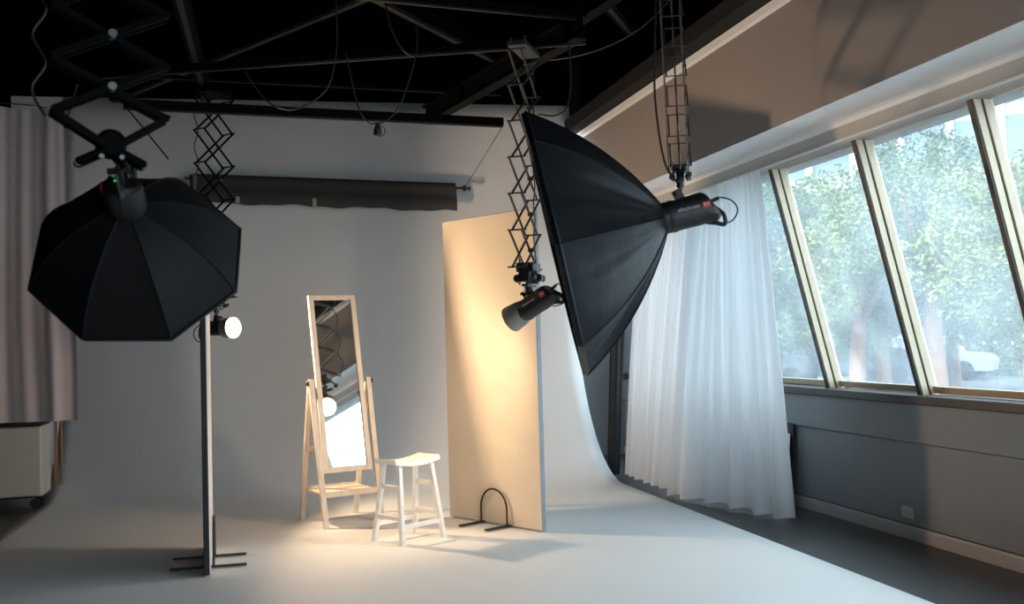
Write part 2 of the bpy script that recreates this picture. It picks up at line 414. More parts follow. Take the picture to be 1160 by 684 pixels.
# ---------------------------------------------------------------- left cabinet
t = thing('cabinet', 'low cream cabinet under the mauve curtain at the left edge', 'cabinet', (-2.7, 10.75, 0))
MB().box((-2.68, 10.80, .46), (1.14, .40, .67), ch=.006).build('body', 'cabinet', t)
MB().box((-2.68, 10.592, .46), (1.12, .02, .65), ch=.004).build('door', 'cabinet', t)
MB().box((-2.68, 10.78, .805), (1.15, .43, .02), ch=.004).build('top', 'boardblack', t)
MB().box((-2.68, 10.82, .115), (1.10, .36, .02), ch=.004).build('plinth', 'boardblack', t)
for x in (-3.15, -2.2):
    for y in (10.70, 10.92):
        MB().lathe([(.02, 0), (.045, .0), (.045, .03), (.02, .03)], (x, y - .015, .046), (0, 1, 0), 16).build('castor', 'tyre', t)
t = thing('timber_batten', 'orange pine batten upright beside the cream cabinet', 'batten', (-2.07, 10.85, 0))
MB().box((-2.115, 11.30, .60), (.032, .03, 1.19)).build('batten', 'wood', t)
MB().box((-2.06, 11.30, .60), (.012, .03, 1.19)).build('edge_strip', 'wood', t)
o = t
for ob in list(C.objects):
    pass

# ---------------------------------------------------------------- upright boards
def board(name, label, A, B, h, th, z0, face, edge, backm, group=None):
    A, B = V((*A, 0)), V((*B, 0)); d = (B - A).normalized(); n = V((-d.y, d.x, 0))
    t = thing(name, label, 'panel', tuple((A + B) / 2), group)
    L_ = (B - A).length; mid = (A + B) / 2
    R = Matrix((d, n, V((0, 0, 1)))).transposed()
    MB().box(mid + V((0, 0, z0 + h / 2)), (L_, th, h), R, .003).build('core', edge, t)
    # n points to the back; faces
    MB().box(mid - n * (th / 2 + .001) + V((0, 0, z0 + h / 2)), (L_ - .008, .004, h - .008), R, .001).build('face', face, t)
    MB().box(mid + n * (th / 2 + .001) + V((0, 0, z0 + h / 2)), (L_ - .008, .004, h - .008), R, .001).build('back', backm, t)
    return t, d, n
def foot_stand(label, base, d, n, gap, flen, rad, hgt, off, both=True, group='black arch stands that hold the boards up'):
    """two flat feet across the board joined by an arch of rod in front of it"""
    base = V((*base, 0)); t = thing('arch_stand', label, 'stand', tuple(base), group)
    for s in (-1, 1):
        c = base + d * (gap / 2 * s)
        a = c - n * (flen * .5 + off) + V((0, 0, .022)); e = c + n * (flen * .5 - off) + V((0, 0, .022))
        MB().bar(a, e, .035, .012, ch=.002).build('foot', 'iron', t)
    pts = []
    for k in range(25):
        g = pi * k / 24; x = -cos(g) * gap / 2; z = sin(g) ** .8 if False else sin(g)
        pts.append(base - n * rad + d * x + V((0, 0, .03 + (hgt - gap / 2) + z * gap / 2)))
    pts = [base - n * rad - d * (gap / 2) + V((0, 0, .028))] + pts + [base - n * rad + d * (gap / 2) + V((0, 0, .028))]
    MB().tube(pts, .008, 8).build('arch', 'iron', t)
    return t

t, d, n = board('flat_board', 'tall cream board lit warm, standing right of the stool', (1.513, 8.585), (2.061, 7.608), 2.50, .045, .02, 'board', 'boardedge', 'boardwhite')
# the face towards the camera side is the one at -x: check n sign
mid = V((1.513, 8.585, 0)).lerp(V((2.061, 7.608, 0)), .53)
nn = n if n.x > 0 else -n
foot_stand('black arch stand at the foot of the cream board', (mid.x, mid.y), d, nn, .31, .52, .05, .27, .02)
t2, d2, n2 = board('flat_board', 'tall board seen edge-on, black on one side, in front of the mirror', (-.398, 6.955), (-.425, 7.95), 2.35, .034, .02, 'boardwhite', 'boardblack', 'boardblack')
foot_stand('black arch stand under the edge-on board at left', (-.408, 7.40), d2, V((-1, 0, 0)), .36, .50, .035, .30, .0)

# ---------------------------------------------------------------- mirror
def build_mirror():
    ang = radians(17.4); w = V((cos(ang), sin(ang), 0)); f = V((sin(ang), -cos(ang), 0)); up = V((0, 0, 1))  # f = forward
    fm = V((.685, 8.485, 0)); bm_ = fm - f * .58; piv = fm - f * .27 + V((0, 0, 1.18))
    t = thing('standing_mirror', 'pale birch standing mirror with a low shelf', 'mirror', tuple((fm + bm_) / 2))
    hw = .245
    for s in (-1, 1):
        top = piv + w * (hw + .012) * s
        MB().bar(fm + w * (hw) * s + V((0, 0, .0)), top + V((0, 0, .03)), .03, .045, up=w, ch=.004).build('leg', 'birch', t)
        MB().bar(bm_ + w * (hw + .0) * s, top + V((0, 0, -.01)) - f * .02, .028, .04, up=w, ch=.004).build('leg', 'birch', t)
        k = MB().lathe([(.0, 0), (.018, .0), (.022, .006), (.022, .018), (.016, .024), (.0, .024)], top + w * s * .016, w * s, 16, cap=False)
        k.build('pivot_knob', 'iron', t)
    # rear/front rails + shelf
    def legx(z, front, s):
        a = (fm if front else bm_) + w * hw * s; b_ = piv + w * (hw + .012) * s
        return a.lerp(b_, z / 1.18)
    zs = .27
    c = [legx(zs, True, -1), legx(zs, True, 1), legx(zs, False, 1), legx(zs, False, -1)]
    m = MB()
    P0 = [p + V((0, 0, -.0)) for p in c]; 
    ctr = sum(P0, V()) / 4; R = Matrix((w, -f, up)).transposed()
    MB().box(ctr + V((0, 0, 0)), (2 * hw - .02, (P0[0] - P0[3]).length - .0, .018), R, .003).build('shelf', 'birch', t)
    MB().bar(c[0], c[1], .02, .045).build('rail', 'birch', t)
    MB().bar(c[3], c[2], .02, .045).build('rail', 'birch', t)
    zr = .62
    MB().bar(legx(zr, False, -1), legx(zr, False, 1), .018, .04).build('rail', 'birch', t)
    # tilted frame
    th = radians(11.9); fu = (up * cos(th) - f * sin(th)).normalized()   # up along frame leans back
    fn = (f * cos(th) + up * sin(th)).normalized()
    FW, FH, st = .425, 1.515, .045
    ctr = piv + fn * .0
    Rf = Matrix((w, -fn, fu)).transposed()
    for s in (-1, 1):
        MB().box(ctr + w * s * (FW / 2 - st / 2), (st, .03, FH), Rf, .003).build('frame', 'birch', t)
    MB().box(ctr + fu * (FH / 2 - .02), (FW - 2 * st, .03, .04), Rf, .003).build('frame', 'birch', t)
    MB().box(ctr - fu * (FH / 2 - .0225), (FW - 2 * st, .03, .045), Rf, .003).build('frame', 'birch', t)
    MB().box(ctr - fn * .004, (FW - 2 * st + .01, .012, FH - .08), Rf, .0005).build('mirror_glass', 'mirror', t)
    MB().box(ctr - fn * .018, (FW - .03, .008, FH - .03), Rf, .001).build('backing', 'birch', t)
    return t
build_mirror()

# ---------------------------------------------------------------- stool
def build_stool():
    c = V((1.03, 7.73, 0)); ang = radians(33)
    x = V((cos(ang), sin(ang), 0)); y = V((-sin(ang), cos(ang), 0)); H = .635
    t = thing('saddle_stool', 'white painted wooden saddle-seat stool between mirror and cream board', 'stool', tuple(c))
    # saddle seat 0.44 x 0.24
    P = []; nu, nv = 20, 10; L_, W_ = .44, .25
    def zc(u): return .028 * (abs(2 * u - 1) ** 2.0)
    top = []; bot = []
    m = MB()
    rows = []
    for i in range(nu + 1):
        u = i / nu; e = min(u, 1 - u); 
        ring = []
        px = (u - .5) * L_
        z = H - .028 + zc(u)
        sect = [(-W_ / 2, -.036), (-W_ / 2, -.008), (-W_ / 2 + .008, 0), (-W_ / 4, -.002), (0, -.003), (W_ / 4, -.002), (W_ / 2 - .008, 0), (W_ / 2, -.008), (W_ / 2, -.036)]
        for (q, dz) in sect: ring.append(c + x * px + y * q + V((0, 0, z + dz)))
        rows.append(ring)
    n_ = len(rows[0]); vs = [p for r_ in rows for p in r_]; fs = []
    for i in range(nu):
        for j in range(n_):
            k = (j + 1) % n_
            fs.append((i * n_ + j, i * n_ + k, (i + 1) * n_ + k, (i + 1) * n_ + j))
    fs += [tuple(range(n_)), tuple(nu * n_ + k for k in range(n_))[::-1]]
    m.add(vs, [f_[::-1] for f_ in fs], True); m.build('seat', 'stoolw', t)
    ft = {}; tp = {}
    for sx in (-1, 1):
        for sy in (-1, 1):
            ft[sx, sy] = c + x * sx * .205 + y * sy * .165; tp[sx, sy] = c + x * sx * .155 + y * sy * .085 + V((0, 0, H - .035))
            MB().bar(ft[sx, sy], tp[sx, sy], .036, .036, up=tuple(y), ch=.004).build('leg', 'stoolw', t)
    def L(k, z): return ft[k].lerp(tp[k], z / (H - .035))
    for sy in (-1, 1): MB().bar(L((-1, sy), .14), L((1, sy), .14), .022, .032).build('stretcher', 'stoolw', t)
    for sx in (-1, 1):
        MB().bar(L((sx, -1), .20), L((sx, 1), .20), .022, .032).build('stretcher', 'stoolw', t)
        MB().bar(L((sx, -1), .42), L((sx, 1), .42), .022, .032).build('stretcher', 'stoolw', t)
    return t
build_stool()

# ---------------------------------------------------------------- pantograph hangers
def scissor(label, top, bot, wdir, w, d, ncell, r, m='metal', flat=0, cable=True, group='scissor hangers of the ceiling rail system', bracket=True, name='pantograph_hanger', cside=-1, ztaper=0):
    top, bot = V(top), V(bot); wd = V((*wdir, 0)).normalized(); dd = V((-wd.y, wd.x, 0))
    t = thing(name, label, 'lamp hanger', tuple(top), group)
    def lv(k):
        s = k / ncell; return top.lerp(bot, s)
    def bar(a, b_, nm='lattice_bar'):
        q = MB()
        if flat: q.bar(a, b_, flat * .35, flat, up=tuple(dd.cross((b_ - a).normalized())))
        else: q.tube([a, b_], r, 6)
        q.build(nm, m, t)
    for k in range(ncell):
        a, b_ = lv(k), lv(k + 1)
        for s in (-1, 1):
            o = dd * (d / 2 * s); e = dd * (r * 1.2)
            bar(a - wd * w / 2 + o + e, b_ + wd * w / 2 + o + e); bar(a + wd * w / 2 + o - e, b_ - wd * w / 2 + o - e)
    for k in range(ncell + 1):
        for s in (-1, 1):
            c = lv(k) + wd * (w / 2 * s)
            q = MB().tube([c - dd * (d / 2 + r * 2.5), c + dd * (d / 2 + r * 2.5)], r * .7, 6)
            q.build('cross_rod', m, t)
    for k in range(ncell):
        c = (lv(k) + lv(k + 1)) / 2
        MB().tube([c - dd * (d / 2 + r * 2.5), c - dd * (d / 2 - r * 2.5)], r * 1.6, 8).build('pivot_pin', 'chrome', t)
    # ceiling trolley
    tr = MB().box(top + V((0, 0, .05)), (w * .8 + .05, d + .05, .035), Matrix((wd, dd, V((0, 0, 1)))).transposed(), .004).build('trolley', m, t)
    for sx in (-1, 1):
        for sy in (-1, 1):
            MB().lathe([(.0, 0), (.022, 0), (.022, .014), (.0, .014)], top + wd * (w * .35 * sx) + dd * (d * .5 * sy) + V((0, 0, .085)), dd * sy, 14, cap=False).build('trolley_wheel', m, tr)
    if cable:
        pts = []
        for k in range(ncell * 2 + 1):
            s = k / (ncell * 2); p = top.lerp(bot, s) + wd * cside * (w / 2 + .02 + .045 * abs(sin(k * pi / 2)))
            pts.append(p + V((0, 0, -.02)))
        MB().tube(spline(pts, 5), .005, 6).build('power_cable', 'plastic', t)
    return t, wd, dd

def yoke(t, c, wd, dd, s=1.0, m='plastic'):
    """clamp block, plates and knob between hanger and lamp head"""
    MB().box(c + V((0, 0, .05 * s)), (.12 * s, .09 * s, .045 * s), Matrix((wd, dd, V((0, 0, 1)))).transposed(), .008).build('clamp_block', m, t)
    for sg in (-1, 1):
        MB().bar(c + wd * .05 * s * sg + V((0, 0, .05 * s)), c + wd * .10 * s * sg + V((0, 0, -.02 * s)), .012, .05 * s, up=tuple(dd)).build('clamp_plate', m, t)
        MB().lathe([(0, 0), (.014 * s, 0), (.017 * s, .01), (.012 * s, .022), (0, .022)], c + wd * .08 * s * sg + dd * -.045 * s, -dd, 12, cap=False).build('clamp_knob', 'steel', t)
    for sg in (-1, 1):
        MB().tube([c + dd * .04 * s * sg + V((0, 0, .10 * s)), c + dd * .045 * s * sg + V((0, 0, -.03 * s))], .006 * s, 8).build('cage_rod', 'chrome', t)
        MB().lathe([(.012 * s, -.02 * s), (.02 * s, -.018 * s), (.02 * s, .018 * s), (.012 * s, .02 * s)], c + dd * .05 * s * sg + V((0, 0, .0)), wd, 14).build('spring_drum', 'chrome', t)
    MB().bar(c + wd * -.07 * s + V((0, 0, -.035 * s)), c + wd * .07 * s + V((0, 0, -.035 * s)), .03 * s, .012 * s).build('base_plate', 'steel', t)
    MB().tube([c + V((0, 0, .03 * s)), c + V((0, 0, -.09 * s))], .013 * s, 10).build('stud', 'steel', t)
    MB().tube([c + V((0, 0, -.03 * s)), c + V((0, 0, -.07 * s))], .024 * s, 10).build('socket', m, t)

def flash(label, front, axis, upv, cup=None, LF=.62, RF=.70, lit=False, group='black studio flash heads', L_=.30, r=.062, text=True, knob=True, side=1):
    """flash head; front = middle of its front ring, axis = beam direction"""
    front = V(front); a = V(axis).normalized(); u = (V(upv) - a * V(upv).dot(a)).normalized(); s = u.cross(a)
    t = thing('studio_flash', label, 'studio lamp', tuple(front), group)
    R = Matrix((a, s, u)).transposed(); back = front - a * L_
    # body: rounded-square section lofted along the axis, sloping back
    rings = []
    prof = [(0, 1.0, 0), (.02, 1.06, 0), (.05, 1.0, 0), (L_ * .8, 1.03, .004), (L_ * .93, 1.02, .006), (L_, .86, .012)]
    m = MB(); vs = []; seg = 24
    for (h, k, dz) in prof:
        for q in range(seg):
            g = 2 * pi * q / seg; cx_, cy_ = cos(g), sin(g)
            e = (abs(cx_) ** 4 + abs(cy_) ** 4) ** -.25 * .5 + .5
            lean = h / L_ * (.035 * (-cy_)) * (1 if h > L_ * .7 else 0)
            vs.append(front - a * (h + lean) + s * cx_ * r * k * e + u * (cy_ * r * k * e + dz))
    fs = []
    n_ = len(prof)
    for i in range(n_ - 1):
        for q in range(seg): fs.append((i * seg + q, i * seg + (q + 1) % seg, (i + 1) * seg + (q + 1) % seg, (i + 1) * seg + q))
    fs += [tuple(range(seg - 1, -1, -1)), tuple((n_ - 1) * seg + q for q in range(seg))]
    m.add(vs, fs, True); body = m.build('body', 'plastic', t)
    # handle drooping behind, under the back panel
    MB().tube(spline([back + a * .05 - u * r * .7, back - u * r * 1.05, back - a * .045 - u * r * 1.25, back - a * .05 - u * r * .6, back + a * .0 + u * r * .1], 5), .012, 8).build('handle', 'plastic', t)
    # pale data label underneath side, red badge and lettering on side
    MB().box(front - a * L_ * .52 + s * side * r * .80 - u * r * .62, (.085, .006, .016), Matrix((a, (s * side * .8 - u * .6).normalized(), a.cross((s * side * .8 - u * .6).normalized()))).transposed(), .001).build('data_label', 'labelw', body)
    MB().box(front - a * L_ * .84 + s * side * (r * 1.04) + u * r * .15, (.042, .004, .034), R, .001).build('badge', 'red', body)
    if text:
        for txt, size, pos, mm in (('elinchrom', .029, .70, 'labelw'), ('RX', .026, .905, 'labelw')):
            cu = bpy.data.curves.new('lettering', 'FONT'); cu.body = txt; cu.size = size; cu.extrude = .0006; cu.materials.append(M[mm])
            tmp = bpy.data.objects.new('lettering_source', cu); me = bpy.data.meshes.new_from_object(tmp)
            bpy.data.objects.remove(tmp); bpy.data.curves.remove(cu); me.name = 'lettering'
            ob = bpy.data.objects.new('lettering', me); C.objects.link(ob); ob.parent = body; ob['_o'] = t['_o']
            xd = a * (-1 if side > 0 else 1) * (1)   # reading direction decided below
            nrm = s * side
            yd = nrm.cross(xd)
            if yd.dot(V((0, 0, 1))) < 0: xd = -xd; yd = -yd
            st = front - a * L_ * (pos if xd.dot(a) > 0 else pos - .50 if txt != 'RX' else .775) + nrm * (r * 1.065) + yd * (-.006 + r * .15)
            mt = Matrix((xd, yd, nrm)).transposed().to_4x4(); mt.translation = st - V(t['_o'])
            ob.matrix_local = mt
    # cable loop behind
    pb = back + u * r * .35
    cb = MB().tube(spline([pb, pb - a * .05 + u * .012, pb - a * .11 - u * .02, pb - a * .13 - u * .075, pb - a * .09 - u * .125, pb - a * .02 - u * .13, pb + a * .05 - u * .11], 7), .0045, 6).build('cable', 'plastic', t)
    MB().tube([pb + a * .01, pb - a * .045 + u * .01], .011, 8).build('plug', 'plastic', cb)
    # tilt bracket on top
    tb = MB().bar(front - a * .09 + u * r * .9, front - a * .075 + u * (r + .05), .035, .05, up=tuple(a)).build('tilt_bracket', 'plastic', t)
    MB().tube([front - a * .075 + u * (r + .03) - s * .03, front - a * .075 + u * (r + .03) + s * .05], .012, 10).build('tilt_knob', 'plastic', tb)
    if cup:
        cr, cl = cup
        cp = MB().lathe([(r * .95, -.005), (r * 1.08, .0), (cr * .90, cl * .12), (cr, cl), (cr * .975, cl), (cr * .88, cl * .14), (r * .7, .012)], front, a, 32, cap=False).build('reflector', 'cup', t)
        if lit:
            MB().lathe([(0.0, cl * LF), (cr * .40, cl * (LF - .02)), (cr * RF, cl * (LF - .2)), (cr * RF, cl * (LF - .24)), (0, cl * (LF - .24))], front, a, 24, cap=False).build('lit_front', 'lamp', cp)
    return t

# ---------------------------------------------------------------- octagonal softboxes
def softbox(label, Cc, axis, vdir, R, depth, r0, bulge, group='large black octagonal softboxes', lip=.025, mt='fabric', sg=1):
    Cc = V(Cc); a = V(axis).normalized(); v0 = (V(vdir) - a * V(vdir).dot(a)).normalized(); s = a.cross(v0)
    apex = Cc - a * depth
    t = thing('octagonal_softbox', label, 'softbox', tuple(apex), group)
    P0, P2 = V((r0, 0)), V((R, depth)); ch = (P2 - P0); nr = V((ch.y, -ch.x)).normalized()
    P1 = (P0 + P2) / 2 + nr * bulge * 2
    def pr(k): return P0 * (1 - k) ** 2 + P1 * 2 * k * (1 - k) + P2 * k * k
    def dirn(g): return v0 * cos(g) + s * sin(g)
    NT, NS = 24, 20; rnd = random.Random(5)
    for q in range(8):
        g0, g1 = 2 * pi * q / 8, 2 * pi * (q + 1) / 8; d0, d1 = dirn(g0), dirn(g1); P = []
        p1, p2 = rnd.uniform(0, 6), rnd.uniform(0, 6)
        for i in range(NT + 1):
            k = i / NT; rr, h = pr(k); row = []
            for j in range(NS + 1):
                f_ = j / NS; dv = d0 * (1 - f_) + d1 * f_
                sag = -.030 * sg * R / .6 * sin(pi * f_) * sin(pi * min(1, k * 1.02)) 
                wr = sg * .005 * sin(10 * f_ + p1 + 3 * k) * sin(pi * f_) * sin(pi * k) + sg * .0025 * sin(25 * f_ + p2 - 3 * k) * sin(pi * f_) * sin(pi * k)
                row.append(apex + a * h + dv * (rr + sag + wr))
            P.append(row)
        MB().grid(P).build('side_panel', mt, t)
    # piping along each rib, rim and lip
    for q in range(8):
        d0 = dirn(2 * pi * q / 8)
        MB().tube([apex + a * pr(k / 16)[1] + d0 * (pr(k / 16)[0] + .002) for k in range(17)], .0045, 6).build('rib_seam', mt, t)
    rim = [Cc + dirn(2 * pi * q / 8) * R for q in range(9)]
    MB().tube([p for q in range(8) for p in [rim[q].lerp(rim[q + 1], k / 4) for k in range(4)]] + [rim[8]], .008, 6, cap=False).build('rim_piping', mt, t)
    P = []
    for q in range(9):
        dq = dirn(2 * pi * q / 8); P.append([Cc + dq * R, Cc + a * lip + dq * R * .995, Cc + a * lip + dq * R * .98, Cc + a * .002 + dq * R * .97])
    MB().grid(P, smooth=False).build('front_lip', mt, t)
    P = [[Cc - a * .01 + dirn(2 * pi * q / 8) * R * .97 * k for k in (.02, .35, .7, 1)] for q in range(9)]
    MB().grid(P, smooth=False).build('diffuser', 'diffuser', t)
    MB().lathe([(r0 * 1.05, -.03), (r0 * 1.15, -.025), (r0 * 1.15, .012), (r0 * .9, .02), (r0 * .9, -.03)], apex, a, 24, cap=False).build('speed_ring', 'plastic', t)
    return t, apex, a

def Pcam_dir(p): return V(p) - V((0, 0, 1.5))
# right softbox (seen exactly along its rim)
Cr = V((1.550, 5.30, 2.010)); ray = Pcam_dir(Cr).normalized()
vu = V((1.375, 5.30, 2.731)) - V((1.685, 5.30, 1.288)); vu = (vu - ray * vu.dot(ray)).normalized()
ax = ray.cross(vu).normalized()
if ax.x > 0: ax = -ax
ax_r = (ax - ray * .02).normalized()
DR = .60
tR, apR, aR = softbox('large black octagonal softbox at right, seen side-on against the white curtain', Cr, ax_r, vu, .735, DR, .075, .06)
fr = apR - aR * .02
flash('black flash head behind the large right-hand softbox, cable looping from its back', fr, aR, V((0, 0, 1)), L_=.245, r=.084, side=(1 if (V((0, 0, 1)).cross(aR)).dot(-ray) > 0 else -1))
hb = fr - aR * .075 + V((0, 0, .175))
scis, wd, dd = scissor('long ladder-like scissor hanger carrying the right softbox', (hb.x - .03, hb.y, 3.85), (hb.x + .0, hb.y, hb.z + .07), (ray.x + .12, ray.y), .22, .105, 9, .0045, 'metal', cside=-1)
yoke(scis, hb + V((0, 0, .03)), wd, dd, .85)
MB().tube(spline([hb + V((-.10, 0, 1.1)), hb + V((-.12, 0, .75)), hb + V((-.13, 0, .45)), hb + V((-.09, 0, .12)), hb + V((-.02, 0, .0))], 6), .006, 6).build('hanging_cable', 'plastic', scis)

# left softbox (seen from behind, tipped down)
Cl = V((-.477, 4.20, 1.858)); al = V((.03, .83, -.53)).normalized()
camray = Pcam_dir(Cl).normalized()
ul = V((0, 0, 1)); ul = (ul - al * ul.dot(al)).normalized(); sl_ = al.cross(ul)
vd = ul * cos(radians(22.5 + 2)) + sl_ * sin(radians(22.5 + 2))
tL, apL, aL = softbox('large black octagonal softbox at left, seen from behind', Cl, al, vd, .407, .31, .06, .05, mt='fabric_shaded', lip=.02, sg=.12)
fl = apL - aL * .015
tfl = flash('black flash head on the back of the left softbox, green indicator lit', fl, aL, V((-.1, 0, 1)), L_=.10, r=.068, text=False)
MB().lathe([(0, 0), (.004, 0), (.004, .003), (0, .003)], fl - aL * .105 + V((-.022, 0, .015)), -aL, 10, cap=False).build('indicator_light', 'green', tfl)
hl = V((-.545, 3.98, 2.232))
scis, wd, dd = scissor('heavy folded scissor hanger above the left softbox', (hl.x + .02, hl.y, 3.35), (hl.x, hl.y, hl.z + .138), (.97, .26), .40, .075, 5, .010, 'beam', flat=.024)
for sg in (-1, 1):
    for s2 in (-1, 1): MB().bar(hl + V((0, 0, .138)) + wd * .20 * sg + dd * .037 * s2, hl + V((0, 0, .02)) + wd * .015 * sg + dd * .037 * s2, .0085, .024, up=tuple(dd.cross(wd))).build('lattice_bar', 'beam', scis)
for sg in (-1, 1):
    MB().bar(hl + wd * .01 * sg + V((0, 0, .01)), hl + wd * .125 * sg + V((0, 0, -.05)), .035, .07, up=tuple(dd), ch=.012).build('clamp_plate', 'beam', scis)
    MB().lathe([(0, 0), (.012, 0), (.014, .008), (0, .01)], hl + wd * .112 * sg + V((0, 0, -.045)) - dd * .018, -dd, 12, cap=False).build('bolt', 'chrome', scis)
    MB().tube([hl + wd * .035 * sg + V((0, 0, -.02)) - dd * .02, hl + wd * .035 * sg + V((0, 0, -.02)) - dd * .035], .009, 10).build('bolt', 'chrome', scis)
MB().lathe([(0, -.02), (.05, -.02), (.055, -.01), (.055, .02), (.04, .035), (0, .035)], hl + V((0, 0, .03)), -dd, 20, cap=False).build('hub', 'beam', scis)
MB().tube([hl + V((0, 0, .0)), apL + V((0, -.06, .13)), apL + V((0, -.03, .06))], .014, 10).build('stud', 'beam', scis)
MB().tube(spline([hl + V((.05, 0, -.03)), hl + V((.075, 0, -.11)), hl + V((.06, -.02, -.18))], 6), .006, 6).build('cable', 'plastic', scis)
for (x, z) in ((-0.513, 2.182), (-0.281, 2.147)):
    MB().tube([(x, 4.40, z), (x + .001, 4.40, z + .075)], [.010, .015], 10).build('hanging_tab', 'piping', tL)

# lamp A: bare reflector facing the mirror, in front of the cream board
dA = V((-.58, .66, -.42)).normalized()
pA = V((1.80, 7.06, 1.695))
tA = flash('lit black flash head with grey reflector, hanging in front of the cream board', pA, dA, V((0, 0, 1)), cup=(.098, .12), lit=True, L_=.29, r=.074, side=(1 if (V((0, 0, 1)).cross(dA)).dot(V((0, -1, 0))) > 0 else -1))
hA = pA - dA * .085 + V((-.02, 0, .17))
scis, wd, dd = scissor('scissor hanger in the middle, in front of the cream board', (1.87, 7.10, 3.56), (hA.x - .02, hA.y, hA.z + .10), (.50, .86), .42, .09, 6, .009, 'steel', cside=1)
yoke(scis, hA + V((0, 0, .03)), wd, dd, 1.5, 'metal')
# lamp B: lit, facing right, behind the edge-on board
dB = V((.72, -.69, .0)).normalized()
pB = V((-.345, 9.05, 1.665))
tB = flash('lit black flash head glowing beside the edge-on board', pB, dB, V((0, 0, 1)), cup=(.092, .11), lit=True, LF=.95, RF=.9, L_=.24, r=.062, text=False)
hB = pB - dB * .085 + V((0, 0, .17))
scis, wd, dd = scissor('scissor hanger between the left softbox and the charcoal backdrop roll', (-.40, 9.10, 3.66), (hB.x, hB.y, hB.z + .10), (.70, .72), .32, .12, 6, .009, 'beam', cside=-1)
yoke(scis, hB + V((0, 0, .03)), wd, dd, .95)

# ---------------------------------------------------------------- backdrop roll
t = thing('backdrop_roll', 'charcoal paper backdrop roll hanging across the back wall', 'backdrop', (.8, 11.5, 3.2))
A, B = V((-.75, 11.83, 3.40)), V((2.13, 11.30, 3.235)); dr = (B - A).normalized()
MB().tube([A, B], .055, 20).build('roll', 'paper', t)
P = []
for i in range(61):
    p = A.lerp(B, i / 60) - dr * .0; row = []
    for j, (dy, dz) in enumerate([(-.054, .02), (-.066, -.03), (-.05, -.07), (-.07, -.13), (-.082, -.18), (-.072, -.24), (-.055, -.275)]):
        row.append(p + V((0, dy, dz + (.01 * sin(i * .35) + .006 * sin(i * .9)) * (j == 6))))
    P.append(row)
MB().grid(P).build('paper_flap', 'paper', t)
MB().tube([A - dr * .1, B + dr * .16], .012, 10).build('core_pipe', 'iron', t)
MB().tube([B + dr * .10 + V((0, 0, .03)), B + dr * .10 - V((0, 0, .03))], .02, 10).build('clamp', 'iron', t)
MB().lathe([(0, 0), (.03, 0), (.03, .02), (0, .02)], B + dr * .15, dr, 14, cap=False).build('end_cap', 'iron', t)
for fx in (.165, .455):
    p = A.lerp(B, fx); MB().box(p + V((0, -.088, -.235)), (.045, .006, .09 if fx > .3 else .07)).build('tape_tab', 'tape', t)
MB().tube([B + dr * .12 + V((0, 0, .03)), (2.16, 9.06, 3.46)], .004, 6).build('suspension_wire', 'iron', t)

# ---------------------------------------------------------------- ceiling steelwork
def beam(label, a, b_, w, h, m='beam', cat='beam', name='ceiling_beam', group=None, flange=False):
    t = thing(name, label, cat, tuple((V(a) + V(b_)) / 2), group)
    q = MB(); q.bar(a, b_, w * (.35 if flange else 1), h, ch=.004); q.build('web' if flange else 'profile', m, t)
    if flange:
        for s in (-1, 1): MB().bar(V(a) + V((0, 0, s * h / 2)), V(b_) + V((0, 0, s * h / 2)), w, h * .14, ch=.002).build('flange', m, t)
    else:
        MB().bar(V(a) + V((0, 0, -h / 2 - .004)), V(b_) + V((0, 0, -h / 2 - .004)), w * .4, .008, ch=.001).build('slot', 'rail', t)
    return t
beam('long black rail crossing in front of the upper back wall', (-1.09, 8.7, 3.50), (2.16, 9.05, 3.50), .09, .075, 'beam', 'rail', 'ceiling_rail')
beam('diagonal dark beam reaching down to the end of the long rail', (1.60, 9.9, 3.74), (2.25, 6.9, 3.74), .11, .16, 'beam', flange=True)
beam('dark rail carrying the middle scissor hanger', (-1.4, 8.55, 3.68), (2.32, 7.02, 3.68), .07, .06, 'beam', 'rail', 'ceiling_rail')
beam('dark rail ending at upper middle of the ceiling, nearest the viewer', (-1.2, 6.50, 3.83), (2.24, 6.95, 3.83), .07, .055, 'beam', 'rail', 'ceiling_rail')
beam('dark beam running away above the left scissor hanger', (-.51, 5.0, 3.80), (-.486, 9.6, 3.80), .10, .10, 'beam')
beam('thin conduit just above the top of the back wall', (-1.5, 9.8, 4.03), (2.4, 10.1, 4.03), .03, .03, 'beam', 'conduit', 'conduit')
beam('high dark beam crossing the ceiling at left, slanting', (-1.6, 12.0, 4.34), (1.2, 7.6, 4.34), .12, .12, 'beam')
beam('high dark beam crossing the ceiling at middle', (.2, 7.3, 4.34), (2.6, 10.2, 4.34), .12, .12, 'beam')
beam('high dark beam close to the edge beam at right', (2.3, 10.2, 4.25), (2.95, 6.4, 4.25), .12, .14, 'beam', flange=True)
beam('high dark beam over the right softbox', (1.2, 5.6, 4.4), (3.4, 8.9, 4.4), .12, .14, 'beam')
beam('rail above the right softbox and its scissor hanger', (.4, 5.25, 3.93), (3.2, 5.35, 3.93), .07, .06, 'beam', 'rail', 'ceiling_rail')
beam('rail above the left softbox and its scissor hanger', (-2.2, 3.9, 3.42), (.9, 4.0, 3.42), .07, .06, 'beam', 'rail', 'ceiling_rail')
